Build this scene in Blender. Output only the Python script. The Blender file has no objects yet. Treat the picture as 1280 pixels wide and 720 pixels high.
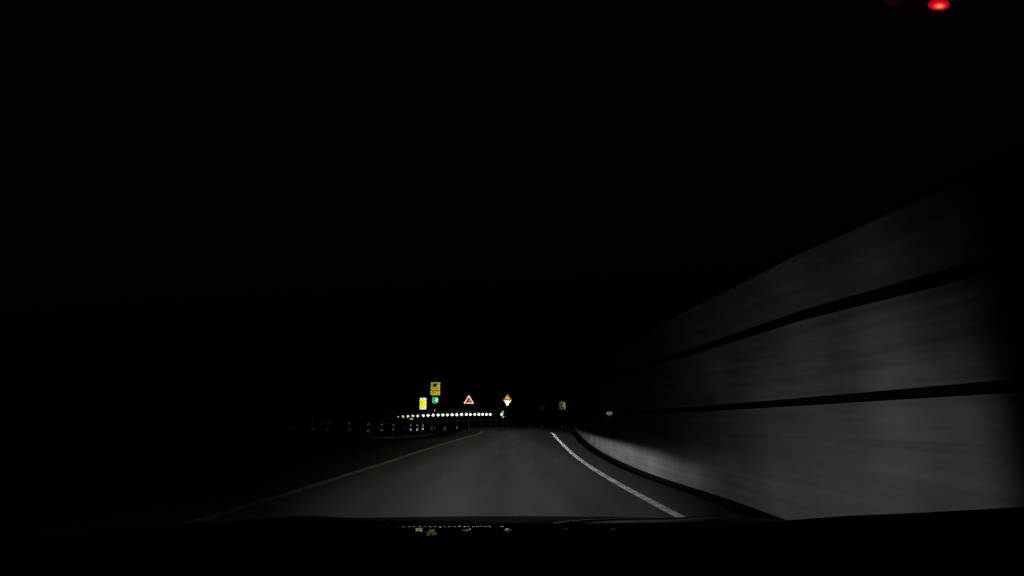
import bpy, bmesh, math, random
from mathutils import Vector, Matrix

R = math.radians
random.seed(7)
scn = bpy.context.scene
COL = scn.collection

# ------------------------------------------------------------------ camera
cam_d = bpy.data.cameras.new('camera')
cam = bpy.data.objects.new('camera', cam_d)
COL.objects.link(cam)
cam.location = (0, 0, 1.25)
cam.rotation_euler = (R(90 + 11.555), 0, 0)
cam_d.sensor_width = 36
cam_d.lens = 36 * 763 / 1280
cam_d.clip_start = 0.02
cam_d.clip_end = 5000
scn.camera = cam

# ------------------------------------------------------------------ night sky
world = bpy.data.worlds.new('World')
scn.world = world
world.use_nodes = True
wn, wl = world.node_tree.nodes, world.node_tree.links
wn.clear()
sky = wn.new('ShaderNodeTexSky')
sky.sky_type = 'NISHITA'
sky.sun_disc = False
sky.sun_elevation = R(-4)          # the sun is well below the horizon: night
sky.sun_rotation = R(200)
tint = wn.new('ShaderNodeMix')
tint.data_type = 'RGBA'
tint.inputs[0].default_value = 1.0
tint.blend_type = 'MULTIPLY'
tint.inputs[7].default_value = (1.0, 0.30, 1.1, 1)
bg = wn.new('ShaderNodeBackground')
bg.inputs['Strength'].default_value = 0.07
wo = wn.new('ShaderNodeOutputWorld')
wl.new(sky.outputs[0], tint.inputs[6])
wl.new(tint.outputs[2], bg.inputs['Color'])
wl.new(bg.outputs[0], wo.inputs[0])

# ------------------------------------------------------------------ exposure / render
scn.view_settings.view_transform = 'Standard'
scn.view_settings.look = 'None'
scn.view_settings.exposure = 0
scn.view_settings.gamma = 1
scn.view_settings.use_curve_mapping = False
scn.render.engine = 'CYCLES'
cy = scn.cycles
cy.use_adaptive_sampling = False
cy.use_denoising = False
cy.caustics_reflective = False
cy.caustics_refractive = False
cy.max_bounces = 10
cy.glossy_bounces = 6
cy.diffuse_bounces = 0          # night: only the headlamps' direct light matters
cy.blur_glossy = 0.0
cy.sample_clamp_indirect = 8.0

# beam pattern of the two headlamps (used by the car's lamps further down)
LAMP_POWER = 12.566 * 100       # strength 1 in the beam nodes = 100 units of intensity
LOW_PEAK = 1850.0               # low beam just under the cut-off
LOW_WIDTH = 2.2                 # spread of the low beam, degrees
FAR_PEAK = 3.6                  # far beam over the cut-off
HORIZ_CUT = 16.5                # half width of the low beam, degrees


# ------------------------------------------------------------------ helpers
class E_:
    """arithmetic on shader sockets"""
    nt = None

    def __init__(self, s):
        self.s = s

    @staticmethod
    def op(kind, *a):
        n = E_.nt.nodes.new('ShaderNodeMath')
        n.operation = kind
        for i, v in enumerate(a):
            if isinstance(v, E_):
                E_.nt.links.new(v.s, n.inputs[i])
            else:
                n.inputs[i].default_value = v
        return E_(n.outputs[0])

    def __add__(self, o): return E_.op('ADD', self, o)
    __radd__ = __add__
    def __mul__(self, o): return E_.op('MULTIPLY', self, o)
    __rmul__ = __mul__
    def __sub__(self, o): return E_.op('SUBTRACT', self, o)
    def __rsub__(self, o): return E_.op('SUBTRACT', o, self)
    def __truediv__(self, o): return E_.op('DIVIDE', self, o)
    def __rtruediv__(self, o): return E_.op('DIVIDE', o, self)
    def __pow__(self, o): return E_.op('POWER', self, o)
    def abs(self): return E_.op('ABSOLUTE', self)
    def exp(self): return E_.op('EXPONENT', self)


def sstep(x, a, b):
    """smoothstep from 0 at a to 1 at b"""
    n = E_.nt.nodes.new('ShaderNodeMapRange')
    n.interpolation_type = 'SMOOTHSTEP'
    E_.nt.links.new(x.s, n.inputs[0])
    lo, hi, tl, th = (a, b, 0, 1) if a < b else (b, a, 1, 0)
    n.inputs[1].default_value = lo
    n.inputs[2].default_value = hi
    n.inputs[3].default_value = tl
    n.inputs[4].default_value = th
    return E_(n.outputs[0])


def new_mat(name):
    m = bpy.data.materials.new(name)
    m.use_nodes = True
    return m, m.node_tree.nodes, m.node_tree.links, m.node_tree.nodes['Principled BSDF']


def plain(name, col, rough=0.6, metal=0.0, spec=0.5, var=0.12, scale=6.0):
    m, n, l, b = new_mat(name)
    tc = n.new('ShaderNodeTexCoord')
    nz = n.new('ShaderNodeTexNoise')
    nz.inputs['Scale'].default_value = scale
    nz.inputs['Detail'].default_value = 5
    l.new(tc.outputs['Object'], nz.inputs['Vector'])
    cr = n.new('ShaderNodeValToRGB')
    cr.color_ramp.elements[0].position = 0.3
    cr.color_ramp.elements[1].position = 0.7
    cr.color_ramp.elements[0].color = tuple(c * (1 - var) for c in col) + (1,)
    cr.color_ramp.elements[1].color = tuple(c * (1 + var) for c in col) + (1,)
    l.new(nz.outputs['Fac'], cr.inputs[0])
    l.new(cr.outputs[0], b.inputs['Base Color'])
    b.inputs['Roughness'].default_value = rough
    b.inputs['Metallic'].default_value = metal
    b.inputs['Specular IOR Level'].default_value = spec
    return m


def asphalt(name, lo, hi, scale=0.35):
    m, n, l, b = new_mat(name)
    tc = n.new('ShaderNodeTexCoord')
    mp = n.new('ShaderNodeMapping')
    mp.inputs['Scale'].default_value = (1.0, 0.06, 1.0)
    l.new(tc.outputs['Object'], mp.inputs['Vector'])
    big = n.new('ShaderNodeTexNoise')
    big.inputs['Scale'].default_value = scale * 2.2
    big.inputs['Detail'].default_value = 4
    big.inputs['Roughness'].default_value = 0.55
    l.new(mp.outputs[0], big.inputs['Vector'])
    fine = n.new('ShaderNodeTexNoise')
    fine.inputs['Scale'].default_value = 60
    fine.inputs['Detail'].default_value = 3
    l.new(tc.outputs['Object'], fine.inputs['Vector'])
    cr = n.new('ShaderNodeValToRGB')
    cr.color_ramp.elements[0].position = 0.32
    cr.color_ramp.elements[1].position = 0.70
    cr.color_ramp.elements[0].color = tuple(lo) + (1,)
    cr.color_ramp.elements[1].color = tuple(hi) + (1,)
    l.new(big.outputs['Fac'], cr.inputs[0])
    mx = n.new('ShaderNodeMix')
    mx.data_type = 'RGBA'
    mx.blend_type = 'MULTIPLY'
    mx.inputs[0].default_value = 0.5
    cr2 = n.new('ShaderNodeValToRGB')
    cr2.color_ramp.elements[0].color = (.55, .55, .55, 1)
    cr2.color_ramp.elements[1].color = (1.3, 1.3, 1.3, 1)
    l.new(fine.outputs['Fac'], cr2.inputs[0])
    l.new(cr.outputs[0], mx.inputs[6])
    l.new(cr2.outputs[0], mx.inputs[7])
    l.new(mx.outputs[2], b.inputs['Base Color'])
    bp = n.new('ShaderNodeBump')
    bp.inputs['Strength'].default_value = 0.25
    bp.inputs['Distance'].default_value = 0.004
    l.new(fine.outputs['Fac'], bp.inputs['Height'])
    l.new(bp.outputs[0], b.inputs['Normal'])
    b.inputs['Roughness'].default_value = 1.0
    b.inputs['Specular IOR Level'].default_value = 0.0
    return m


def paint_line(name, col, worn):
    """road paint, worn through in patches to the asphalt"""
    m, n, l, b = new_mat(name)
    tc = n.new('ShaderNodeTexCoord')
    nz = n.new('ShaderNodeTexNoise')
    nz.inputs['Scale'].default_value = 4.5
    nz.inputs['Detail'].default_value = 6
    l.new(tc.outputs['Object'], nz.inputs['Vector'])
    cr = n.new('ShaderNodeValToRGB')
    cr.color_ramp.elements[0].position = 0.38
    cr.color_ramp.elements[1].position = 0.60
    cr.color_ramp.elements[0].color = tuple(worn) + (1,)
    cr.color_ramp.elements[1].color = tuple(col) + (1,)
    l.new(nz.outputs['Fac'], cr.inputs[0])
    l.new(cr.outputs[0], b.inputs['Base Color'])
    b.inputs['Roughness'].default_value = 1.0
    b.inputs['Specular IOR Level'].default_value = 0.0
    return m


def concrete(name, lo, hi, tone=(1, 1, 1)):
    m, n, l, b = new_mat(name)
    tc = n.new('ShaderNodeTexCoord')
    big = n.new('ShaderNodeTexNoise')
    big.inputs['Scale'].default_value = 0.55
    big.inputs['Detail'].default_value = 5
    big.inputs['Roughness'].default_value = 0.5
    l.new(tc.outputs['Object'], big.inputs['Vector'])
    mp = n.new('ShaderNodeMapping')
    mp.inputs['Scale'].default_value = (0.25, 0.25, 7.0)      # board marks run along the wall
    l.new(tc.outputs['Object'], mp.inputs['Vector'])
    bd = n.new('ShaderNodeTexNoise')
    bd.inputs['Scale'].default_value = 1.6
    bd.inputs['Detail'].default_value = 4
    l.new(mp.outputs[0], bd.inputs['Vector'])
    mx = n.new('ShaderNodeMix')
    mx.data_type = 'FLOAT'
    mx.inputs[0].default_value = 0.38
    l.new(big.outputs['Fac'], mx.inputs[2])
    l.new(bd.outputs['Fac'], mx.inputs[3])
    cr = n.new('ShaderNodeValToRGB')
    cr.color_ramp.elements[0].position = 0.34
    cr.color_ramp.elements[1].position = 0.66
    cr.color_ramp.elements[0].color = tuple(lo * t for t in tone) + (1,)
    cr.color_ramp.elements[1].color = tuple(hi * t for t in tone) + (1,)
    l.new(mx.outputs[0], cr.inputs[0])
    l.new(cr.outputs[0], b.inputs['Base Color'])
    fine = n.new('ShaderNodeTexNoise')
    fine.inputs['Scale'].default_value = 35
    l.new(tc.outputs['Object'], fine.inputs['Vector'])
    bp = n.new('ShaderNodeBump')
    bp.inputs['Strength'].default_value = 0.2
    bp.inputs['Distance'].default_value = 0.003
    l.new(fine.outputs['Fac'], bp.inputs['Height'])
    l.new(bp.outputs[0], b.inputs['Normal'])
    b.inputs['Roughness'].default_value = 1.0
    b.inputs['Specular IOR Level'].default_value = 0.0
    return m


def retro(name, col, rough=0.21):
    """prismatic sheeting: mirror-like corner cubes, coloured (three bounces give col)"""
    m, n, l, b = new_mat(name)
    tc = n.new('ShaderNodeTexCoord')
    nz = n.new('ShaderNodeTexNoise')
    nz.inputs['Scale'].default_value = 9
    nz.inputs['Detail'].default_value = 4
    l.new(tc.outputs['Object'], nz.inputs['Vector'])
    c = [max(x, 1e-6) ** (1 / 3) for x in col]
    cr = n.new('ShaderNodeValToRGB')
    cr.color_ramp.elements[0].position = 0.3
    cr.color_ramp.elements[1].position = 0.7
    cr.color_ramp.elements[0].color = tuple(x * .96 for x in c) + (1,)
    cr.color_ramp.elements[1].color = tuple(c) + (1,)
    l.new(nz.outputs['Fac'], cr.inputs[0])
    l.new(cr.outputs[0], b.inputs['Base Color'])
    b.inputs['Metallic'].default_value = 1.0
    b.inputs['Roughness'].default_value = rough
    return m


def emit(name, col, s):
    m, n, l, b = new_mat(name)
    b.inputs['Base Color'].default_value = tuple(c * .3 for c in col) + (1,)
    b.inputs['Emission Color'].default_value = tuple(col) + (1,)
    b.inputs['Emission Strength'].default_value = s
    return m


def link(name, me, mats, parent=None):
    o = bpy.data.objects.new(name, me)
    COL.objects.link(o)
    if not isinstance(mats, (list, tuple)):
        mats = [mats]
    if not me.materials:
        for m in mats:
            me.materials.append(m)
    if parent is not None:
        o.parent = parent
    return o


def bm_obj(name, bm, mats, parent=None, smooth=False):
    me = bpy.data.meshes.new(name)
    bmesh.ops.recalc_face_normals(bm, faces=bm.faces)
    bm.to_mesh(me)
    bm.free()
    if smooth:
        for p in me.polygons:
            p.use_smooth = True
    return link(name, me, mats, parent)


def data_obj(name, v, f, mats, parent=None, mi=None, smooth=False):
    me = bpy.data.meshes.new(name)
    me.from_pydata(v, [], f)
    if mi:
        me.polygons.foreach_set('material_index', mi)
    if smooth:
        for p in me.polygons:
            p.use_smooth = True
    me.update()
    return link(name, me, mats, parent)


def box(bm, x0, x1, y0, y1, z0, z1, bevel=0.0):
    r = bmesh.ops.create_cube(bm, size=1.0)
    vs = r['verts']
    for v in vs:
        v.co = Vector(((x0 + x1) / 2 + v.co.x * (x1 - x0), (y0 + y1) / 2 + v.co.y * (y1 - y0), (z0 + z1) / 2 + v.co.z * (z1 - z0)))
    if bevel:
        es = list({e for v in vs for e in v.link_edges})
        bmesh.ops.bevel(bm, geom=es, offset=bevel, segments=2, affect='EDGES', profile=0.5)


def tube(bm, p0, p1, r0, r1=None, seg=12, cap=True):
    p0, p1 = Vector(p0), Vector(p1)
    d = p1 - p0
    q = d.to_track_quat('Z', 'Y').to_matrix().to_4x4()
    bmesh.ops.create_cone(bm, cap_ends=cap, segments=seg, radius1=r0, radius2=r1 if r1 is not None else r0,
                          depth=d.length, matrix=Matrix.Translation((p0 + p1) / 2) @ q)


def thing(name, label, cat, loc=(0, 0, 0), rz=0.0, group=None):
    o = bpy.data.objects.new(name, None)
    o.empty_display_size = 0.2
    COL.objects.link(o)
    o.location = loc
    o.rotation_euler = (0, 0, rz)
    tag(o, label, cat, group)
    return o


def tag(o, label, cat, group=None):
    o['label'] = label
    o['category'] = cat
    if group:
        o['group'] = group


def struct(o, kind='structure'):
    o['kind'] = kind
    return o


def inpoly(x, z, poly):
    c = False
    j = len(poly) - 1
    for i in range(len(poly)):
        xi, zi = poly[i]
        xj, zj = poly[j]
        if (zi > z) != (zj > z) and x < (xj - xi) * (z - zi) / (zj - zi) + xi:
            c = not c
        j = i
    return c


def retro_face(name, mats, parent, bounds, region, a=0.02, y=0.0):
    """a field of corner cubes in the XZ plane, open towards -Y.
    region(x, z) gives the material index of a cube, or None for no cube."""
    x0, x1, z0, z1 = bounds
    u = Vector((1, -1, 0)) / math.sqrt(2)
    t = Vector((1, 1, -2)) / math.sqrt(6)
    w = Vector((1, 1, 1)) / math.sqrt(3)
    ex = [Vector((1, 0, 0)), Vector((0, 1, 0)), Vector((0, 0, 1))]
    ext = max(abs(x0), abs(x1), abs(z0), abs(z1)) / a
    n = int(ext * 1.2) + 3
    V, F, MI, idx = [], [], [], {}

    def vid(k):
        if k not in idx:
            p = Vector(k)
            idx[k] = len(V)
            V.append((p.dot(u) * a, y - p.dot(w) * a, p.dot(t) * a))
        return idx[k]
    for i in range(-n, n + 1):
        for j in range(-n, n + 1):
            k = -i - j
            p = Vector((i, j, k))
            px, pz = p.dot(u) * a, p.dot(t) * a
            if not (x0 <= px <= x1 and z0 <= pz <= z1):
                continue
            m = region(px, pz)
            if m is None:
                continue
            for q in range(3):
                e1, e2 = ex[q], ex[(q + 1) % 3]
                ks = [p, p + e1, p + e1 + e2, p + e2]
                F.append([vid(tuple(int(round(c)) for c in kk)) for kk in ks])
                MI.append(m)
    return data_obj(name, V, F, mats, parent, MI)


def poly_plate(name, poly, y0, y1, mat, parent):
    """flat plate with the outline poly in XZ, between y0 and y1"""
    bm = bmesh.new()
    a = [bm.verts.new((x, y0, z)) for x, z in poly]
    b = [bm.verts.new((x, y1, z)) for x, z in poly]
    bm.faces.new(a)
    bm.faces.new(b[::-1])
    k = len(poly)
    for i in range(k):
        bm.faces.new((a[i], a[(i + 1) % k], b[(i + 1) % k], b[i]))
    return bm_obj(name, bm, mat, parent)


def rounded_rect(w, h, r, cz=0.0, seg=5):
    P = []
    for cx, czz, a0 in ((w / 2 - r, h / 2 - r, 0), (-w / 2 + r, h / 2 - r, 90), (-w / 2 + r, -h / 2 + r, 180), (w / 2 - r, -h / 2 + r, 270)):
        for s in range(seg + 1):
            an = R(a0 + 90 * s / seg)
            P.append((cx + r * math.cos(an), cz + czz + r * math.sin(an)))
    return P


def circle(r, cx=0, cz=0, seg=20, rz=None):
    return [(cx + r * math.cos(2 * math.pi * i / seg), cz + (rz or r) * math.sin(2 * math.pi * i / seg)) for i in range(seg)]


def grow(poly, d):
    cx = sum(p[0] for p in poly) / len(poly)
    cz = sum(p[1] for p in poly) / len(poly)
    out = []
    for x, z in poly:
        v = Vector((x - cx, z - cz))
        k = (v.length + d) / v.length
        out.append((cx + v.x * k, cz + v.y * k))
    return out


def interp(x, xs, ys):
    if x <= xs[0]:
        return ys[0]
    for i in range(len(xs) - 1):
        if x <= xs[i + 1]:
            t = (x - xs[i]) / (xs[i + 1] - xs[i])
            return ys[i] + (ys[i + 1] - ys[i]) * t
    return ys[-1]


def catmull(pts, n=8):
    P = [Vector(p) for p in pts]
    P = [P[0] * 2 - P[1]] + P + [P[-1] * 2 - P[-2]]
    out = []
    for i in range(1, len(P) - 2):
        for s in range(n):
            t = s / n
            out.append(0.5 * ((2 * P[i]) + (P[i + 1] - P[i - 1]) * t + (2 * P[i - 1] - 5 * P[i] + 4 * P[i + 1] - P[i + 2]) * t * t
                              + (3 * P[i] - P[i - 1] - 3 * P[i + 1] + P[i + 2]) * t ** 3))
    out.append(P[-2].copy())
    return out


def ribbon(name, left, right, mat, parent=None, z=0.0, cross=1, zf=None):
    """sheet between two poly-lines that have the same number of points"""
    V, F = [], []
    for a, b in zip(left, right):
        for c in range(cross + 1):
            t = c / cross
            x, y = a.x + (b.x - a.x) * t, a.y + (b.y - a.y) * t
            V.append((x, y, z + (zf(x, y) if zf else 0)))
    k = cross + 1
    for i in range(len(left) - 1):
        for c in range(cross):
            F.append((i * k + c, i * k + c + 1, (i + 1) * k + c + 1, (i + 1) * k + c))
    return data_obj(name, V, F, mat, parent)


def offset2(path, d):
    """poly-line moved d to the right of its own direction"""
    out = []
    for i, p in enumerate(path):
        q0, q1 = path[max(0, i - 1)], path[min(len(path) - 1, i + 1)]
        t = (q1 - q0)
        t = Vector((t.x, t.y)).normalized()
        out.append(Vector((p.x + t.y * d, p.y - t.x * d)))
    return out


# ------------------------------------------------------------------ materials
M = {}
M['asphalt'] = asphalt('road_asphalt', (.062, .063, .060), (.122, .123, .118))
M['shoulder'] = asphalt('shoulder_asphalt', (.095, .095, .097), (.14, .14, .142))
M['dark_asphalt'] = asphalt('old_dark_asphalt', (.045, .045, .042), (.080, .080, .075))
M['white_line'] = paint_line('white_road_paint', (.80, .80, .78), (.44, .44, .43))
M['yellow_line'] = paint_line('yellow_road_paint', (.30, .27, .15), (.15, .135, .085))
M['gutter'] = plain('dark_gutter', (.012, .012, .013), .9, spec=0.0, var=.3)
M['earth'] = plain('dark_grass_earth', (.022, .026, .014), .95, spec=0.0, var=.4, scale=.8)
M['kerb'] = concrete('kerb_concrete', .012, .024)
M['wall_low'] = concrete('wall_base_concrete', .20, .45, (.97, 1.0, .985))
M['wall_mid'] = concrete('wall_middle_panels', .14, .50)
M['wall_top'] = concrete('wall_top_panels', .16, .42)
M['rail_dark'] = plain('wall_rail_dark_paint', (.012, .012, .014), .8, spec=0.0, var=.25)
M['steel'] = plain('dull_galvanised_steel', (.16, .16, .17), .55, var=.2)
M['steel_dark'] = plain('weathered_grey_post', (.045, .045, .048), .7, var=.25)
M['sign_back'] = plain('sign_aluminium', (.20, .20, .21), .6, var=.1)
M['black_ink'] = plain('black_sign_print', (.006, .006, .006), .5, var=.1)
M['tubepost'] = plain('tubular_post_plastic', (.05, .022, .010), .6, var=.2)
M['car'] = plain('black_car_paint', (.004, .004, .0045), .015, spec=.10, var=.1)
# dusty paint: only part of the lacquer still mirrors
n_, l_ = M['car'].node_tree.nodes, M['car'].node_tree.links
pb = n_['Principled BSDF']
pb.inputs['Specular IOR Level'].default_value = 0.0
pb.inputs['Roughness'].default_value = 1.0
gl = n_.new('ShaderNodeBsdfGlossy')
gl.inputs['Roughness'].default_value = .008
dust = n_.new('ShaderNodeTexNoise')
dust.inputs['Scale'].default_value = 14
dust.inputs['Detail'].default_value = 6
mr = n_.new('ShaderNodeMapRange')
mr.inputs[1].default_value, mr.inputs[2].default_value = .3, .7
mr.inputs[3].default_value, mr.inputs[4].default_value = .15, .24
l_.new(dust.outputs['Fac'], mr.inputs[0])
ms = n_.new('ShaderNodeMixShader')
l_.new(mr.outputs[0], ms.inputs[0])
l_.new(pb.outputs[0], ms.inputs[1])
l_.new(gl.outputs[0], ms.inputs[2])
l_.new(ms.outputs[0], n_['Material Output'].inputs[0])
M['plastic'] = plain('black_trim_plastic', (.004, .004, .0045), .9, spec=0.0, var=.2)
M['rubber'] = plain('tyre_rubber', (.015, .015, .015), .9, var=.2)
M['alloy'] = plain('alloy_rim', (.35, .35, .36), .35, .9, var=.05)
M['lamp_glass'] = plain('headlamp_lens', (.5, .5, .52), .1, var=.02)

M['r_white'] = retro('retro_white', (.95, .95, .93), .20)
M['r_white_dim'] = retro('retro_white_worn', (.20, .20, .20), .26)
M['r_white_wall'] = retro('retro_white_scratched', (.85, .85, .87), .24)
M['r_yellow'] = retro('retro_fluorescent_yellow', (.93, .90, .001), .20)
M['r_amber'] = retro('retro_amber_worn', (.74, .60, .010), .24)
M['r_amber_light'] = retro('retro_amber_edge', (.95, .80, .12), .24)
M['r_olive'] = retro('retro_olive_yellow_worn', (.62, .56, .024), .24)
M['r_olive_light'] = retro('retro_olive_edge', (.72, .66, .15), .24)
M['r_green'] = retro('retro_green', (.055, .62, .14), .22)
M['r_cyan'] = retro('retro_pale_cyan', (.42, .95, .72), .22)
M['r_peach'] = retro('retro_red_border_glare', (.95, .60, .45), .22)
M['r_red'] = retro('retro_dark_red', (.050, .006, .0008), .24)
M['r_orange'] = retro('retro_orange', (.62, .31, .10), .24)
M['r_gold'] = retro('retro_gold', (.75, .50, .035), .23)
M['r_lime'] = retro('retro_lime', (.62, .72, .06), .24)
M['r_lime_dim'] = retro('retro_lime_worn', (.90, .95, .10), .22)
M['r_grey'] = retro('retro_grey_worn', (.36, .36, .27), .25)


# ------------------------------------------------------------------ setting: ground, road, kerbs
def dip(x, y):
    """the ground left of the road falls gently away beyond thirty metres"""
    if y < 30:
        return 0.0
    k = min(1.0, max(0.0, (-3.4 - x) / 2.5))
    return -0.020 * min(y - 30, 18) * k


# terrain to the horizon
V, F = [], []
gx = [-2500, -900, -300, -120, -60, -30, -10, 10, 30, 60, 120, 300, 900, 2500]
gy = [-2500, -900, -200, -60, -20, 0, 20, 40, 60, 80, 120, 200, 400, 900, 2500]
for yy in gy:
    for xx in gx:
        V.append((xx, yy, -0.62 + (random.uniform(-.12, .05) if abs(xx) > 20 or yy > 90 else 0)))
k = len(gx)
for j in range(len(gy) - 1):
    for i in range(k - 1):
        F.append((j * k + i, j * k + i + 1, (j + 1) * k + i + 1, (j + 1) * k + i))
struct(data_obj('ground', V, F, M['earth']))

# the road: straight past the wall, then bending left in front of the guard rail
inner = catmull([(-3.85, -8), (-3.80, 2), (-3.72, 8.4), (-3.58, 10.1), (-3.44, 12.9), (-3.27, 16.2), (-3.12, 20.5), (-2.85, 25.9),
                 (-2.42, 33), (-2.06, 40), (-2.5, 46), (-5.2, 51.5), (-10.5, 53.5), (-22, 52), (-45, 44)])
outer = catmull([(2.60, -8), (2.36, 2), (2.14, 7.5), (2.05, 9.5), (1.96, 12), (1.91, 15.5), (1.96, 20.0), (2.15, 26.5),
                 (2.36, 33), (2.58, 40), (2.2, 48), (-.6, 56), (-8.5, 59), (-22, 57.6), (-45, 50)])
road = struct(ribbon('road', inner, outer, M['asphalt'], cross=10, z=0.0, zf=dip))
yl = ribbon('yellow_line', offset2(inner, -.05), offset2(inner, .15), M['yellow_line'], road, z=.004, zf=dip)
# (added shape: very low ribs facing the traffic, to catch more headlamp light)
V, F, seg_pts = [], [], []
wa, wb = offset2(outer, -.135), offset2(outer, .0)
for i in range(len(wa) - 1):
    if outer[i].y > 39.5:
        break
    m_ = max(1, int((outer[i + 1] - outer[i]).length / .09))
    for q in range(m_):
        seg_pts.append((wa[i].lerp(wa[i + 1], q / m_), wb[i].lerp(wb[i + 1], q / m_)))
for i, (a, b) in enumerate(seg_pts):
    h_ = random.uniform(.0002, .00035)
    for z in (.004, .004 + h_):
        V += [(a.x, a.y, z), (b.x, b.y, z)]
    if i:
        k = 4 * i
        F.append((k - 2, k - 1, k + 1, k))
    F.append((4 * i, 4 * i + 1, 4 * i + 3, 4 * i + 2))
data_obj('white_line', V, F, M['white_line'], road)

WY = [-8, -4, 0, 3, 6, 8, 10, 12.3, 15.1, 18.5, 22.6, 28, 34, 45, 60]
WX = [3.36, 3.36, 3.36, 3.36, 3.35, 3.31, 3.22, 3.02, 2.90, 2.93, 3.06, 3.36, 3.78, 4.62, 5.75]
wpath = catmull(list(zip(WX, WY)), 6)


def wall_x(y):
    return interp(y, [p.y for p in wpath], [p.x for p in wpath])


# strip between the white line and the gutter, then the gutter at the foot of the wall
o_ys = [p.y for p in outer]
n_out = max(i for i, p in enumerate(outer) if p.y < 41 and p.x > 1.5 and i < len(outer) * .68)
so = outer[:n_out + 1]
gut_in = [Vector((wall_x(p.y) - .42 if p.y < 34 else wall_x(34) - .42 + (p.y - 34) * .06, p.y)) for p in so]
gut_out = [Vector((q.x + .40, q.y)) for q in gut_in]
struct(ribbon('road_shoulder', so, gut_in, M['shoulder'], cross=3))
g_v = []
V, F = [], []
for a, b in zip(gut_in, gut_out):
    V += [(a.x, a.y, 0), (a.x + .04, a.y, -.07), (b.x - .03, b.y, -.09), (b.x, b.y, -.02), (b.x + .6, b.y, -.02)]
for i in range(len(gut_in) - 1):
    for c in range(4):
        F.append((i * 5 + c, i * 5 + c + 1, i * 5 + c + 6, i * 5 + c + 5))
struct(data_obj('drain_gutter', V, F, M['gutter']))
# verge under the far bend and beyond the end of the wall
far_o = outer[n_out:]
struct(ribbon('gravel_verge', far_o, offset2(far_o, 14.0), M['dark_asphalt'], z=-.012, cross=4))

# old dark pavement left of the yellow line
li = [Vector((-34 - p.y * .05, p.y)) for p in inner if p.y < 44 and p.x > -4]
ri = [p for p in inner if p.y < 44 and p.x > -4]
struct(ribbon('old_pavement', li, ri, M['dark_asphalt'], z=-.006, cross=10, zf=dip))
lo2 = [p for p in inner if p.y >= 43 or p.x <= -4]
struct(ribbon('inner_verge', [Vector((p.x - 3, min(p.y - 5, 44.5))) for p in lo2], lo2, M['dark_asphalt'], z=-.014, cross=3, zf=dip))

# low kerbed island that carries the tubular posts
isl = [(-30, 29.4), (-16, 30.6), (-11, 31.4), (-7.2, 31.9), (-6.1, 32.6), (-5.5, 35), (-5.1, 40), (-5.3, 45.2), (-6.2, 46.4), (-10, 46.8), (-30, 45.5)]
ic = Vector((-11, 39))


def island_ring(s, z):
    return [(ic.x + (x - ic.x) * s[0], ic.y + (y - ic.y) * s[1], z + dip(x, y)) for x, y in isl]


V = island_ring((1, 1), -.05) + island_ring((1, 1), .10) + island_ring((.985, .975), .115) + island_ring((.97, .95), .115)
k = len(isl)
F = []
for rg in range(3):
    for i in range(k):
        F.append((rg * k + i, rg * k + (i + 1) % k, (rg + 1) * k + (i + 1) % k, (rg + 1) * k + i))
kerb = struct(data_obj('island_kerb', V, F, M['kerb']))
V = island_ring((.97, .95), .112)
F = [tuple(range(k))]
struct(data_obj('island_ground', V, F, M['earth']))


# ------------------------------------------------------------------ the wall on the right
wall = thing('roadside_wall', 'long grey concrete wall with two dark horizontal rails along the right side', 'wall', (3.3, 14, 0))


def wall_z_low(y):
    return 1.43 - .0175 * max(0.0, min(y, 16) - 4)


def wall_z_up(y):
    return interp(y, [-6, 4, 7, 10, 14, 34], [2.27, 2.27, 2.36, 2.33, 2.25, 2.2])


def wall_z_top(y):
    return interp(y, [-6, 4, 7, 10, 14, 34], [2.92, 2.94, 3.07, 3.08, 2.98, 2.9])


def course(name, mat, f0, f1, setback, thick, batter=0.0):
    V, F = [], []
    pts = catmull(list(zip(WX, WY)), 10)
    for p in pts:                       # every face strip has its own vertices: smooth along the wall, sharp across it
        z0, z1 = f0(p.y), f1(p.y)
        x0 = p.x + setback
        q = [(x0, z0), (x0 + batter, z1), (x0 + thick, z1), (x0 + thick, z0)]
        for c in range(4):
            for (x, z) in (q[c], q[(c + 1) % 4]):
                V.append((x - 3.3, p.y - 14, z))
    for i in range(len(pts) - 1):
        for c in range(4):
            a = i * 8 + c * 2
            F.append((a, a + 8, a + 9, a + 1))
    nf = len(F)
    F.append((0, 2, 4, 6))
    e = (len(pts) - 1) * 8
    F.append((e + 6, e + 4, e + 2, e))
    o = data_obj(name, V, F, mat, wall)
    for p in o.data.polygons:
        p.use_smooth = p.index < nf
    return o

course('base_wall', M['wall_low'], lambda y: -.5, lambda y: wall_z_low(y) - .405, 0.0, .40)
course('base_joint', M['wall_low'], lambda y: wall_z_low(y) - .4045, lambda y: wall_z_low(y) - .4005, .006, .36)
course('base_panel', M['wall_low'], lambda y: wall_z_low(y) - .400, lambda y: wall_z_low(y) - .045, .003, .39)
course('lower_rail', M['rail_dark'], lambda y: wall_z_low(y) - .044, lambda y: wall_z_low(y) + .045, .05, .28)
course('middle_panel', M['wall_mid'], lambda y: wall_z_low(y) + .046, lambda y: wall_z_up(y) - .062, .012, .16)
course('upper_rail', M['rail_dark'], lambda y: wall_z_up(y) - .061, lambda y: wall_z_up(y) + .061, .05, .12)
course('top_panel', M['wall_top'], lambda y: wall_z_up(y) + .062, lambda y: wall_z_top(y), .014, .15)
course('cap', M['rail_dark'], lambda y: wall_z_top(y) + .001, lambda y: wall_z_top(y) + .06, .03, .14)


# ------------------------------------------------------------------ the driver's own car
car = thing('car', 'black car whose glossy bonnet and dashboard fill the bottom of the view', 'car', (0, 1.6, 0))
CX, CY = 0.0, 1.6


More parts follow.
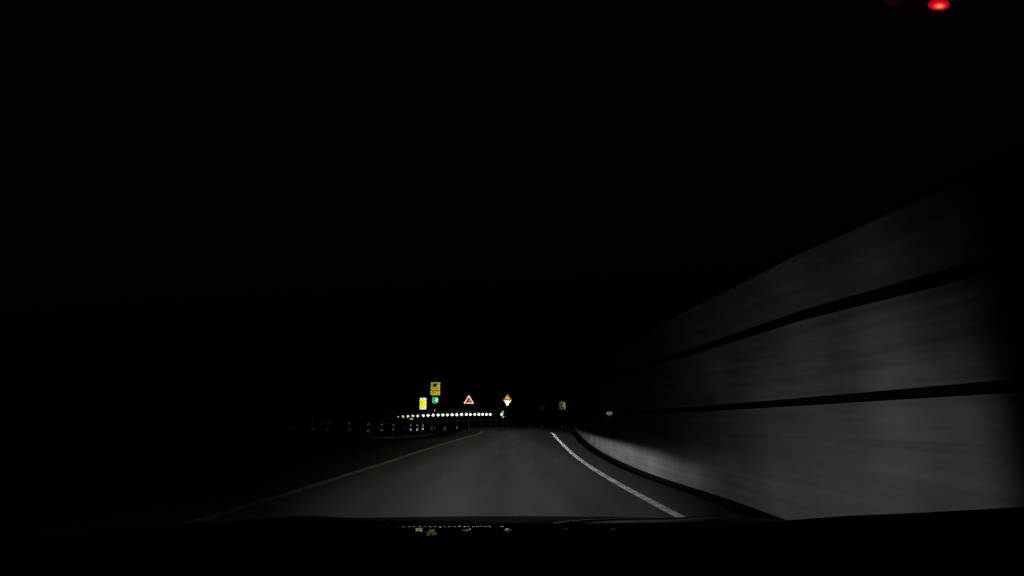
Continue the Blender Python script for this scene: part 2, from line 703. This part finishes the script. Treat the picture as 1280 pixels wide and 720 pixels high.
def hood_z(y):
    s0, z0, k1, k2 = R(8.93), 1.25 - 2.0 * math.tan(R(8.93)), R(7.0), R(34)
    # slope grows forwards; integrated from the crest at y = 2
    d = y - 2.0
    kk = k2 if d > 0 else k1
    return z0 - math.tan(s0) * d - .5 * kk * d * d


def hood_pt(x, y):
    ax = abs(x)
    z = hood_z(y) - .012 * (x / .9) ** 2
    z += .010 * math.exp(-((ax - .62) / .10) ** 2)               # a soft crease on either side
    if ax > .90:
        z -= 2.2 * (ax - .90) ** 2
    nose = .10 * (x / .9) ** 2                                   # the front edge is bowed in plan
    return Vector((x - CX, y - nose * max(0, (y - 1.2) / 1.3) - CY, z))


nx, ny = 48, 56
V, F = [], []
for j in range(ny + 1):
    for i in range(nx + 1):
        V.append(hood_pt(-.98 + 1.96 * i / nx, .72 + 1.80 * j / ny))
for j in range(ny):
    for i in range(nx):
        a = j * (nx + 1) + i
        F.append((a, a + 1, a + nx + 2, a + nx + 1))
hood = data_obj('bonnet', V, F, M['car'], car, smooth=True)
for s in (-1, 1):
    V, F = [], []
    for j in range(ny + 1):
        y = .72 + 1.80 * j / ny
        p = hood_pt(s * .985, y)
        arch = max(0.0, .40 ** 2 - (y - 1.85) ** 2) ** .5 + .30
        zb = max(.30, arch if abs(y - 1.85) < .40 else .30)
        for t in range(7):
            u = t / 6
            V.append((p.x + s * .065 * math.sin(u * math.pi * .62), p.y, p.z - .006 + (min(zb, p.z - .08) - p.z) * u))
    for j in range(ny):
        for t in range(6):
            a = j * 7 + t
            F.append((a, a + 1, a + 8, a + 7) if s > 0 else (a, a + 7, a + 8, a + 1))
    data_obj('fender', V, F, M['car'], car, smooth=True)
prof = [(0.02, .74), (.06, .66), (.05, .56), (.09, .46), (.07, .34), (.0, .26)]
V, F = [], []
for i in range(25):
    x = -1.04 + 2.08 * i / 24
    yb = 2.50 - .12 * (x / .9) ** 2
    for dy, z in prof:
        V.append((x, yb + dy - CY, z))
for i in range(24):
    for t in range(5):
        a = i * 6 + t
        F.append((a, a + 6, a + 7, a + 1))
data_obj('front_bumper', V, F, M['car'], car, smooth=True)
for s in (-1, 1):
    bm = bmesh.new()
    tube(bm, (s * .86, 1.85 - CY, .33), (s * 1.02, 1.85 - CY, .33), .33, seg=28)
    wh = bm_obj('wheel', bm, M['rubber'], car, True)
    bm = bmesh.new()
    tube(bm, (s * 1.01, 1.85 - CY, .33), (s * 1.032, 1.85 - CY, .33), .22, .20, seg=24)
    bm_obj('rim', bm, M['alloy'], wh, False)

# dashboard: out of sight in the middle, a dark swell in the right corner
DX = [-.80, -.55, -.30, -.22, 0, .08, .13, .17, .21, .27, .32, .40, .50, .62, .80]
DZ = [1.135, 1.130, 1.10, 1.085, 1.085, 1.095, 1.128, 1.149, 1.1565, 1.1610, 1.1645, 1.1680, 1.1735, 1.182, 1.19]
sec = [(.30, -.30), (.33, -.06), (.38, -.022), (.46, -.006), (.55, 0), (.62, -.012), (.68, -.04), (.72, -.12), (.74, -.3)]
dp = catmull(list(zip(DX, DZ)), 5)
V, F = [], []
for p in dp:
    for yy, dz in sec:
        V.append((p.x, yy - CY, p.y + dz))
for i in range(len(dp) - 1):
    for t in range(len(sec) - 1):
        a = i * len(sec) + t
        F.append((a, a + len(sec), a + len(sec) + 1, a + 1))
data_obj('dashboard', V, F, M['plastic'], car, smooth=True)

# headlamps: housing, lens and the lamp with its beam pattern
for s in (-1, 1):
    bm = bmesh.new()
    box(bm, s * .66 - .16, s * .66 + .16, 2.32 - CY, 2.555 - CY, .60, .755, .03)
    hl = bm_obj('headlight', bm, M['lamp_glass'], car, True)
    ld = bpy.data.lights.new('headlamp_beam', 'SPOT')
    ld.energy = LAMP_POWER
    ld.spot_size = R(170)
    ld.spot_blend = 0.05
    ld.shadow_soft_size = 0.06
    ld.color = (1.0, .985, .94)
    lo = bpy.data.objects.new('headlamp_beam', ld)
    COL.objects.link(lo)
    lo.parent = hl
    lo.location = (s * .66, 2.68 - CY, .68)
    lo.rotation_euler = (R(90), 0, 0)
    ld.use_nodes = True
    nt = ld.node_tree
    E_.nt = nt
    em = nt.nodes['Emission']
    tc = nt.nodes.new('ShaderNodeTexCoord')
    sp = nt.nodes.new('ShaderNodeSeparateXYZ')
    nt.links.new(tc.outputs['Normal'], sp.inputs[0])
    dx, dy, dz = (E_(sp.outputs[i]) for i in range(3))
    SG = 1.0
    az = E_.op('ARCTAN2', dx * SG, dz * (-SG)) * 57.29578
    el = E_.op('ARCSINE', dy * SG) * 57.29578
    psi = E_.op('ARCCOSINE', dz * (-SG)) * 57.29578
    # wide spill
    flood = .255 * (psi * (-1 / 27.0)).exp() * sstep(az.abs(), 63.0, 54.0)
    ahead = 1.0 - .90 * sstep(az.abs(), 46.0, 12.0) * sstep(el, -3.0, 1.0)
    flood = flood * ahead
    up = E_.op('MAXIMUM', el, 0.0) * (1 / 25.0)
    flood = flood * (0.0 - up * up).exp()
    # far beam, a soft narrow cone a little left of straight ahead
    fa = E_.op('MAXIMUM', (az + 3.0) * (1 / 5.0), (az + 3.0) * (-1 / 6.5))
    fe = (el - 1.2) * (1 / 4.0)
    far = FAR_PEAK * (0.0 - (fa * fa + fe * fe)).exp()
    # low beam: bright just under a sharp cut-off, falling fast towards the near road
    drop = 0.0 - el
    low = LOW_PEAK * ((drop + .45) ** -3.15) * sstep(drop, .56, 1.1) * sstep(az, -27.0, -12.0) * sstep(az, HORIZ_CUT + 4.5, HORIZ_CUT - 7.0)
    la = (az + 0.4) / (LOW_WIDTH + 2.9 * drop)
    low = low * (0.0 - la * la).exp()
    nt.links.new((flood + far + low * .5).s, em.inputs['Strength'])

# ------------------------------------------------------------------ an LED's reflection at the top of the windscreen, built as lit lenses
ind = thing('indicator_reflection', 'small glowing red reflection of an indicator light at the top right edge of the windscreen', 'indicator light', (.42, .56, 1.66))
bm = bmesh.new()
box(bm, -.045, .045, .001, .008, .0115, .03, .002)
bm_obj('housing', bm, M['plastic'], ind)  # housing added to hold the lit lenses
bm = bmesh.new()
bmesh.ops.create_uvsphere(bm, u_segments=32, v_segments=16, radius=1.0)
lm, n_, l_, b_ = new_mat('red_lens_lit')
tc_ = n_.new('ShaderNodeTexCoord')
mp_ = n_.new('ShaderNodeMapping')
mp_.inputs['Scale'].default_value = (.55, .55, .55)
mp_.inputs['Location'].default_value = (.09, .396, .36)          # centre of the glow painted into the lens, lower front
l_.new(tc_.outputs['Object'], mp_.inputs['Vector'])
ln_ = n_.new('ShaderNodeVectorMath')
ln_.operation = 'LENGTH'
l_.new(mp_.outputs[0], ln_.inputs[0])
cr_ = n_.new('ShaderNodeValToRGB')
cr_.color_ramp.elements[0].color = (1.0, .42, .12, 1)
cr_.color_ramp.elements[1].color = (.25, .0, .006, 1)
for pos, c in ((.08, (1.0, .36, .10)), (.22, (.95, .06, .03)), (.36, (.72, .001, .014)), (.58, (.42, .0, .010))):
    e_ = cr_.color_ramp.elements.new(pos)
    e_.color = c + (1,)
l_.new(ln_.outputs['Value'], cr_.inputs[0])
l_.new(cr_.outputs[0], b_.inputs['Emission Color'])
b_.inputs['Emission Strength'].default_value = 1.0
b_.inputs['Base Color'].default_value = (.05, .0, .0, 1)
lens = bm_obj('lens', bm, lm, ind, True)
lens.location = (.0215, 0, .0038)
lens.scale = (.0110, .004, .0060)
bm = bmesh.new()
bmesh.ops.create_uvsphere(bm, u_segments=20, v_segments=10, radius=1.0, matrix=Matrix.Translation((-.0255, 0, .0090)) @ Matrix.Diagonal((.009, .004, .006, 1)))
bm_obj('dim_lens', bm, emit('red_lens_dim', (.009, .0, .002), 1.0), ind, True)


# ------------------------------------------------------------------ guard rail with white reflectors round the bend
DOTS = [(-10.94, 60.0, .88), (-10.56, 60.4, .90), (-10.13, 60.8, .92), (-9.72, 61.2, .94), (-9.30, 61.6, .95), (-8.81, 62.0, .97), (-8.39, 62.4, .99),
        (-7.94, 62.8, 1.01), (-7.48, 63.2, 1.03), (-7.05, 63.6, 1.04), (-6.62, 64.0, 1.04), (-6.18, 64.4, 1.05), (-5.74, 64.8, 1.06), (-5.28, 65.2, 1.07),
        (-4.80, 65.6, 1.08), (-4.40, 66.0, 1.08), (-3.97, 66.4, 1.08), (-3.55, 66.8, 1.08), (-3.16, 67.2, 1.08), (-2.76, 67.6, 1.08), (-2.37, 68.0, 1.08)]
guard = thing('guard_rail', 'steel guard rail with a row of round white reflectors around the bend', 'guard rail', (-6.6, 64, 0))
GO = Vector((-6.6, 64, 0))
gp = [(-12.6, 59.2, .82)] + [DOTS[i] for i in range(0, 21, 4)] + [(-1.5, 68.7, 1.08)]
gpath = catmull(gp, 6)


def rail_strip(name, dz0, dz1, back, mat, thick=.06):
    V, F = [], []
    for p in gpath:
        zc = (dz0 + dz1) / 2
        for (dy, z) in ((0, dz0), (-.03, zc - .02), (-.03, zc + .02), (0, dz1), (thick, dz1), (thick, dz0)):
            V.append((p.x - GO.x, p.y + back + dy - GO.y, p.z + z))
    n = 6
    for i in range(len(gpath) - 1):
        for c in range(n):
            F.append((i * n + c, i * n + (c + 1) % n, (i + 1) * n + (c + 1) % n, (i + 1) * n + c))
    return data_obj(name, V, F, mat, guard)


rail_strip('top_rail', .22, .38, .30, M['steel'])
rail_strip('middle_rail', -.10, .06, .30, M['steel_dark'])
rail_strip('bottom_rail', -.66, -.54, .30, M['steel'])
for i in range(0, len(gpath), 4):
    p = gpath[i]
    bm = bmesh.new()
    box(bm, -.06, .06, .37, .47, -p.z - .5, .40)
    o = bm_obj('post', bm, M['steel_dark'], guard)
    o.location = (p.x - GO.x, p.y - GO.y, p.z)
disc = circle(.165, rz=.145)
ref_me = None
for i, (x, y, z) in enumerate(DOTS):
    s = .92
    if ref_me is None:
        o = retro_face('reflector', [M['r_white']], guard, (-.2, .2, -.2, .2), lambda a, b: 0 if inpoly(a, b, disc) else None, .022)
        ref_me = o.data
    else:
        o = link('reflector', ref_me, [M['r_white']], guard)
    if i < 2:
        s = (.45, .75)[i]
    elif i < 5:
        s = .86
    o.scale = (s, s, s)
    o.location = (x - GO.x, y - .02 - GO.y, z)


# ------------------------------------------------------------------ traffic signs
def sign_post(parent, z0, z1, y=.09, r=.045):
    bm = bmesh.new()
    tube(bm, (0, y, z0), (0, y, z1), r, seg=12)
    return bm_obj('post', bm, M['steel_dark'], parent)


def clamp(parent, z, y=.06):
    bm = bmesh.new()
    box(bm, -.09, .09, y - .03, y + .09, z - .025, z + .025)
    return bm_obj('clamp', bm, M['steel_dark'], parent)


def at_face(o, z, x=0.0):
    o.location = (x, 0, z)
    return o


# 1. tall post: yellow curve board, plate below it, green plate, white band
K = 64 / 62
s1 = thing('road_sign', 'tall post with worn yellow curve board above a small round green sign', 'road sign', (-7.68 * K, 64, 0))


def rel(z, D0, D1):
    """height seen from the camera at D0, moved out to D1"""
    return 1.25 + (z - 1.25) * D1 / D0


zt, zp, zg, zb = rel(3.86, 62, 64), rel(3.20, 62, 64), rel(2.50, 62, 64), rel(1.45, 62, 64)
arrow = [(x * 1.15, z * 1.05) for x, z in [(.26, .24), (.12, .29), (-.02, .24), (-.02, .33), (-.27, .10), (-.06, -.10), (-.04, .02), (.02, -.12), (.10, -.04), (.06, .10), (.14, .16)]]
specks = [circle(.05, -.22, -.22), circle(.045, .20, -.20), circle(.04, .02, -.26)]


def reg_board(x, z):
    if inpoly(x, z, arrow):
        return 1
    if abs(x) > .40 or abs(z) > .34:
        return 2
    for q in specks:
        if inpoly(x, z, q):
            return 2
    return 0


pl = poly_plate('board', rounded_rect(.99, .87, .03), .012, .04, M['sign_back'], s1)
at_face(pl, zt)
at_face(retro_face('board_face', [M['r_olive'], M['black_ink'], M['r_olive_light']], pl, (-.475, .475, -.415, .415), reg_board), 0)
pl = poly_plate('plate', rounded_rect(1.01, .46, .03), .012, .04, M['sign_back'], s1)
at_face(pl, zp, -.01)
at_face(retro_face('plate_face', [M['r_amber'], M['r_amber_light'], M['black_ink']], pl, (-.485, .485, -.21, .21),
                   lambda x, z: 1 if (z < -.12 or abs(x) > .42) else (2 if abs(z - .0) < .018 and abs(x) < .3 and int(x * 40) % 3 else 0)), 0)
gshape = rounded_rect(.62, .62, .14)
pl = poly_plate('green_plate', rounded_rect(.66, .66, .15), .012, .04, M['sign_back'], s1)
at_face(pl, zg)
at_face(retro_face('green_face', [M['r_green'], M['r_cyan'], M['black_ink']], pl, (-.35, .35, -.35, .35),
                   lambda x, z: None if not inpoly(x, z, gshape) else (2 if inpoly(x, z, circle(.055, .02, -.24)) or inpoly(x, z, circle(.05, .05, .19)) else
                                                                     (1 if inpoly(x, z, circle(.15, .15, .02, rz=.2)) or z < -.27 else 0))), 0)
sign_post(s1, -.6, zt + .35)
for zz in (zt, zp, zg):
    clamp(s1, zz)
at_face(retro_face('band', [M['r_grey']], s1, (-.07, .07, -.17, .17), lambda x, z: 0), zb)

# 2. white rectangle with a yellow middle
K = 63.6 / 58
s2 = thing('road_sign', 'bright upright rectangular sign with white ends and glowing yellow middle', 'road sign', (-8.31 * K, 63.6, 0))
z2 = rel(2.09, 58, 63.6)
pl = poly_plate('board', rounded_rect(.72, 1.22, .05), .012, .04, M['sign_back'], s2)
at_face(pl, z2)
at_face(retro_face('board_face', [M['r_white'], M['r_yellow']], pl, (-.335, .335, -.585, .585),
                   lambda x, z: 1 if (abs(x) < .28 and -.42 < z < .40) else 0), 0)
sign_post(s2, -.6, z2 + .5)
clamp(s2, z2 + .3)
clamp(s2, z2 - .3)


# 3. warning triangle
def tri(w, z0, z1, r=.05):
    return [(-w / 2, z0), (-w / 2 + r * .9, z0 - r * .35), (w / 2 - r * .9, z0 - r * .35), (w / 2, z0), (w * .06, z1 - .02), (0, z1), (-w * .06, z1 - .02)]


K = 67 / 64
s3 = thing('warning_sign', 'red bordered triangular warning sign between yellow board and diamond shaped signs', 'road sign', (-4.455 * K, 67, 0))
z3 = rel(2.20, 64, 67)
w3, h3 = 1.10, .84
tout = tri(w3, 0, h3)
tin = [(-.40, .09), (.40, .09), (0, .69)]
curve = [(.09, .115), (.19, .115), (.20, .30), (.10, .42), (-.07, .36), (-.18, .35), (-.16, .28), (-.05, .27), (.05, .30), (.10, .24)]
pl = poly_plate('plate', grow(tout, .03), .012, .04, M['sign_back'], s3)
at_face(pl, z3)
at_face(retro_face('plate_face', [M['r_peach'], M['r_red'], M['r_orange']], pl, (-.6, .6, -.05, .9),
                   lambda x, z: None if not inpoly(x, z, tout) else ((2 if inpoly(x, z, curve) else 1) if inpoly(x, z, tin) else 0)), 0)
sign_post(s3, -.6, z3 + .5)
clamp(s3, z3 + .12)
clamp(s3, z3 + .42)

# 4. triangle over an inverted triangle: reads as a diamond
s4 = thing('yield_sign', 'amber warning triangle above an inverted white triangle, forming a diamond', 'road sign', (-.48, 66, 0))
t_up = [(-.42, 2.585), (-.40, 2.565), (.40, 2.565), (.42, 2.585), (.03, 3.17), (-.03, 3.17)]
t_up_in = [(-.30, 2.625), (.30, 2.625), (0, 3.02)]
t_dn = [(-.40, 2.545), (.40, 2.545), (.42, 2.525), (.04, 1.985), (-.04, 1.985), (-.42, 2.525)]
pl = poly_plate('upper_plate', grow(t_up, .015), .012, .04, M['sign_back'], s4)
at_face(retro_face('upper_face', [M['r_orange'], M['r_gold'], M['black_ink']], pl, (-.45, .45, -.35, .35),
                   lambda x, z: None if not inpoly(x, z + 2.85, t_up) else
                   (2 if (abs(z + 2.85 - 2.645) < .035 and abs(x) < .30 and (int((x + 1) * 22) % 3)) else (1 if inpoly(x, z + 2.85, t_up_in) else 0))), 2.85)
pl = poly_plate('lower_plate', grow(t_dn, .01), .012, .04, M['sign_back'], s4)
at_face(retro_face('lower_face', [M['r_white'], M['r_peach']], pl, (-.45, .45, -.35, .35),
                   lambda x, z: None if not inpoly(x, z + 2.3, t_dn) else (1 if z + 2.3 > 2.47 or abs(x) > .40 * (z + 2.3 - 1.95) / .58 - .09 and z + 2.3 > 2.15 else 0)), 2.3)
sign_post(s4, -.6, 3.0)
clamp(s4, 2.8)
clamp(s4, 2.35)

# 5. end marker: one white and two lime reflectors set as an arrow head
s5 = thing('marker_post', 'short marker post with one white and two lime reflectors like an arrowhead', 'marker post', (-1.05, 68, 0))
sign_post(s5, -.6, 1.45, .10, .05)
pl = poly_plate('plate', [(-.28, .68), (.26, .68), (.26, 1.50), (-.28, 1.50)], .03, .05, M['steel_dark'], s5)
dw = circle(.13)
dl = rounded_rect(.20, .18, .04)
at_face(retro_face('reflector', [M['r_white']], s5, (-.2, .2, -.2, .2), lambda x, z: 0 if inpoly(x, z, dw) else None), 1.08, -.10)
for zz, xx in ((1.34, .06), (.82, .09)):
    at_face(retro_face('lime_reflector', [M['r_lime']], s5, (-.2, .2, -.2, .2), lambda x, z: 0 if inpoly(x, z, dl) else None), zz, xx)

# 6. chevron board on the right
s6 = thing('chevron_sign', 'dim yellow green sign with a black chevron pointing left, beside the wall', 'road sign', (4.45, 55, 0))
chev = [(.16, .33), (.00, .33), (-.21, .02), (.04, -.33), (.22, -.33), (-.02, .02)]
pl = poly_plate('board', rounded_rect(.62, .74, .03), .012, .04, M['sign_back'], s6)
pl.scale = (.88, .88, .88)
at_face(pl, 1.87)
at_face(retro_face('board_face', [M['r_lime_dim'], M['black_ink'], M['r_grey']], pl, (-.30, .30, -.36, .36),
                   lambda x, z: 1 if inpoly(x, z, chev) else (2 if x < -.12 or (x < 0 and z < -.1) else 0)), 0)
sign_post(s6, -.6, 2.15)
clamp(s6, 1.7)
clamp(s6, 2.0)

# 7. grey plate seen faintly left of the chevron
s7 = thing('road_sign', 'faint dull grey sign plate left of the chevron board', 'road sign', (2.91, 60, 0))
pl = poly_plate('plate', rounded_rect(.50, .46, .06), .0, .03, plain('dull_sign_back', (.10, .10, .11), .6), s7)
at_face(pl, 1.74)
sign_post(s7, -.6, 1.9, .07)
clamp(s7, 1.74, .05)

# 8. small lime marker in front of the guard rail
s8 = thing('marker_post', 'small lime marker plate on low post below left end of reflector row', 'marker post', (-8.85, 55, 0))
sign_post(s8, -.6, .80, .08, .03)
pl = poly_plate('plate', rounded_rect(.34, .26, .03), .012, .03, M['sign_back'], s8)
at_face(pl, .72)
at_face(retro_face('plate_face', [M['r_lime']], pl, (-.13, .13, -.09, .09), lambda x, z: 0), 0)

# 9. white delineator fixed to the wall
wx = wall_x(18.0)
s9 = thing('wall_delineator', 'oval white reflector on a small bracket fixed to the right wall', 'reflector', (wx - .105, 18.0, 1.235))
oval = circle(.088, rz=.058)
pl = poly_plate('plate', circle(.10, rz=.068), .008, .025, M['sign_back'], s9)
retro_face('reflector', [M['r_white_wall']], s9, (-.11, .11, -.08, .08), lambda x, z: 0 if inpoly(x, z, oval) else None, .008)
bm = bmesh.new()
box(bm, -.10, .10, .01, .06, -.17, -.085, .008)
bm_obj('bracket', bm, M['sign_back'], s9)
bm = bmesh.new()
box(bm, -.03, .13, .026, .05, -.09, .03)
bm_obj('arm', bm, M['steel_dark'], s9)


# ------------------------------------------------------------------ tubular delineator posts on the island
POSTS = [(-13.14, 34.0), (-11.70, 33.6), (-10.62, 33.4), (-9.76, 33.2), (-8.50, 32.8), (-7.56, 32.9), (-8.50, 40.9), (-8.33, 44.0), (-7.11, 44.0), (-6.65, 44.0), (-6.26, 44.0)]
BASE = [.27, .21, .15, .13, .11, .07, -.10, -.13, -.15, -.13, -.10]
GAP = [.37, .37, .36, .35, .35, .35, .35, .30, .29, .27, .24]
ORD = ['first', 'second', 'third', 'fourth', 'fifth', 'sixth', 'seventh', 'eighth', 'ninth', 'tenth', 'last']
band_me = body_me = base_me = None
for i, ((x, y), bz, gp_) in enumerate(zip(POSTS, BASE, GAP)):
    gz = .112 + dip(x, y)
    t = thing('delineator_post', '%s slim delineator post from the left, two white reflective bands' % ORD[i] if i < 10 else
              'rightmost slim delineator post, two white reflective bands, on the low island', 'delineator post', (x, y, gz), 0,
              'delineator posts on the left island')
    zl = bz + .25 - gz
    zu = zl + gp_
    if body_me is None:
        bm = bmesh.new()
        tube(bm, (0, 0, 0), (0, 0, .92), .042, .036, seg=14)
        tube(bm, (0, 0, .92), (0, 0, .97), .036, .018, seg=14)
        o = bm_obj('tube', bm, M['tubepost'], t, True)
        body_me = o.data
        bm = bmesh.new()
        tube(bm, (0, 0, -.02), (0, 0, .035), .12, .075, seg=18)
        b = bm_obj('base', bm, M['rubber'], t, False)
        base_me = b.data
        b1 = retro_face('band', [M['r_white_dim']], t, (-.05, .05, -.055, .055), lambda a, c: 0, .010)
        band_me = b1.data
    else:
        o = link('tube', body_me, [], t)
        link('base', base_me, [], t)
        b1 = link('band', band_me, [], t)
    o.scale = (1, 1, (zu + .12) / .97)
    b1.location = (0, -.045, zl)
    b2 = link('band', band_me, [], t)
    b2.location = (0, -.045, zu)
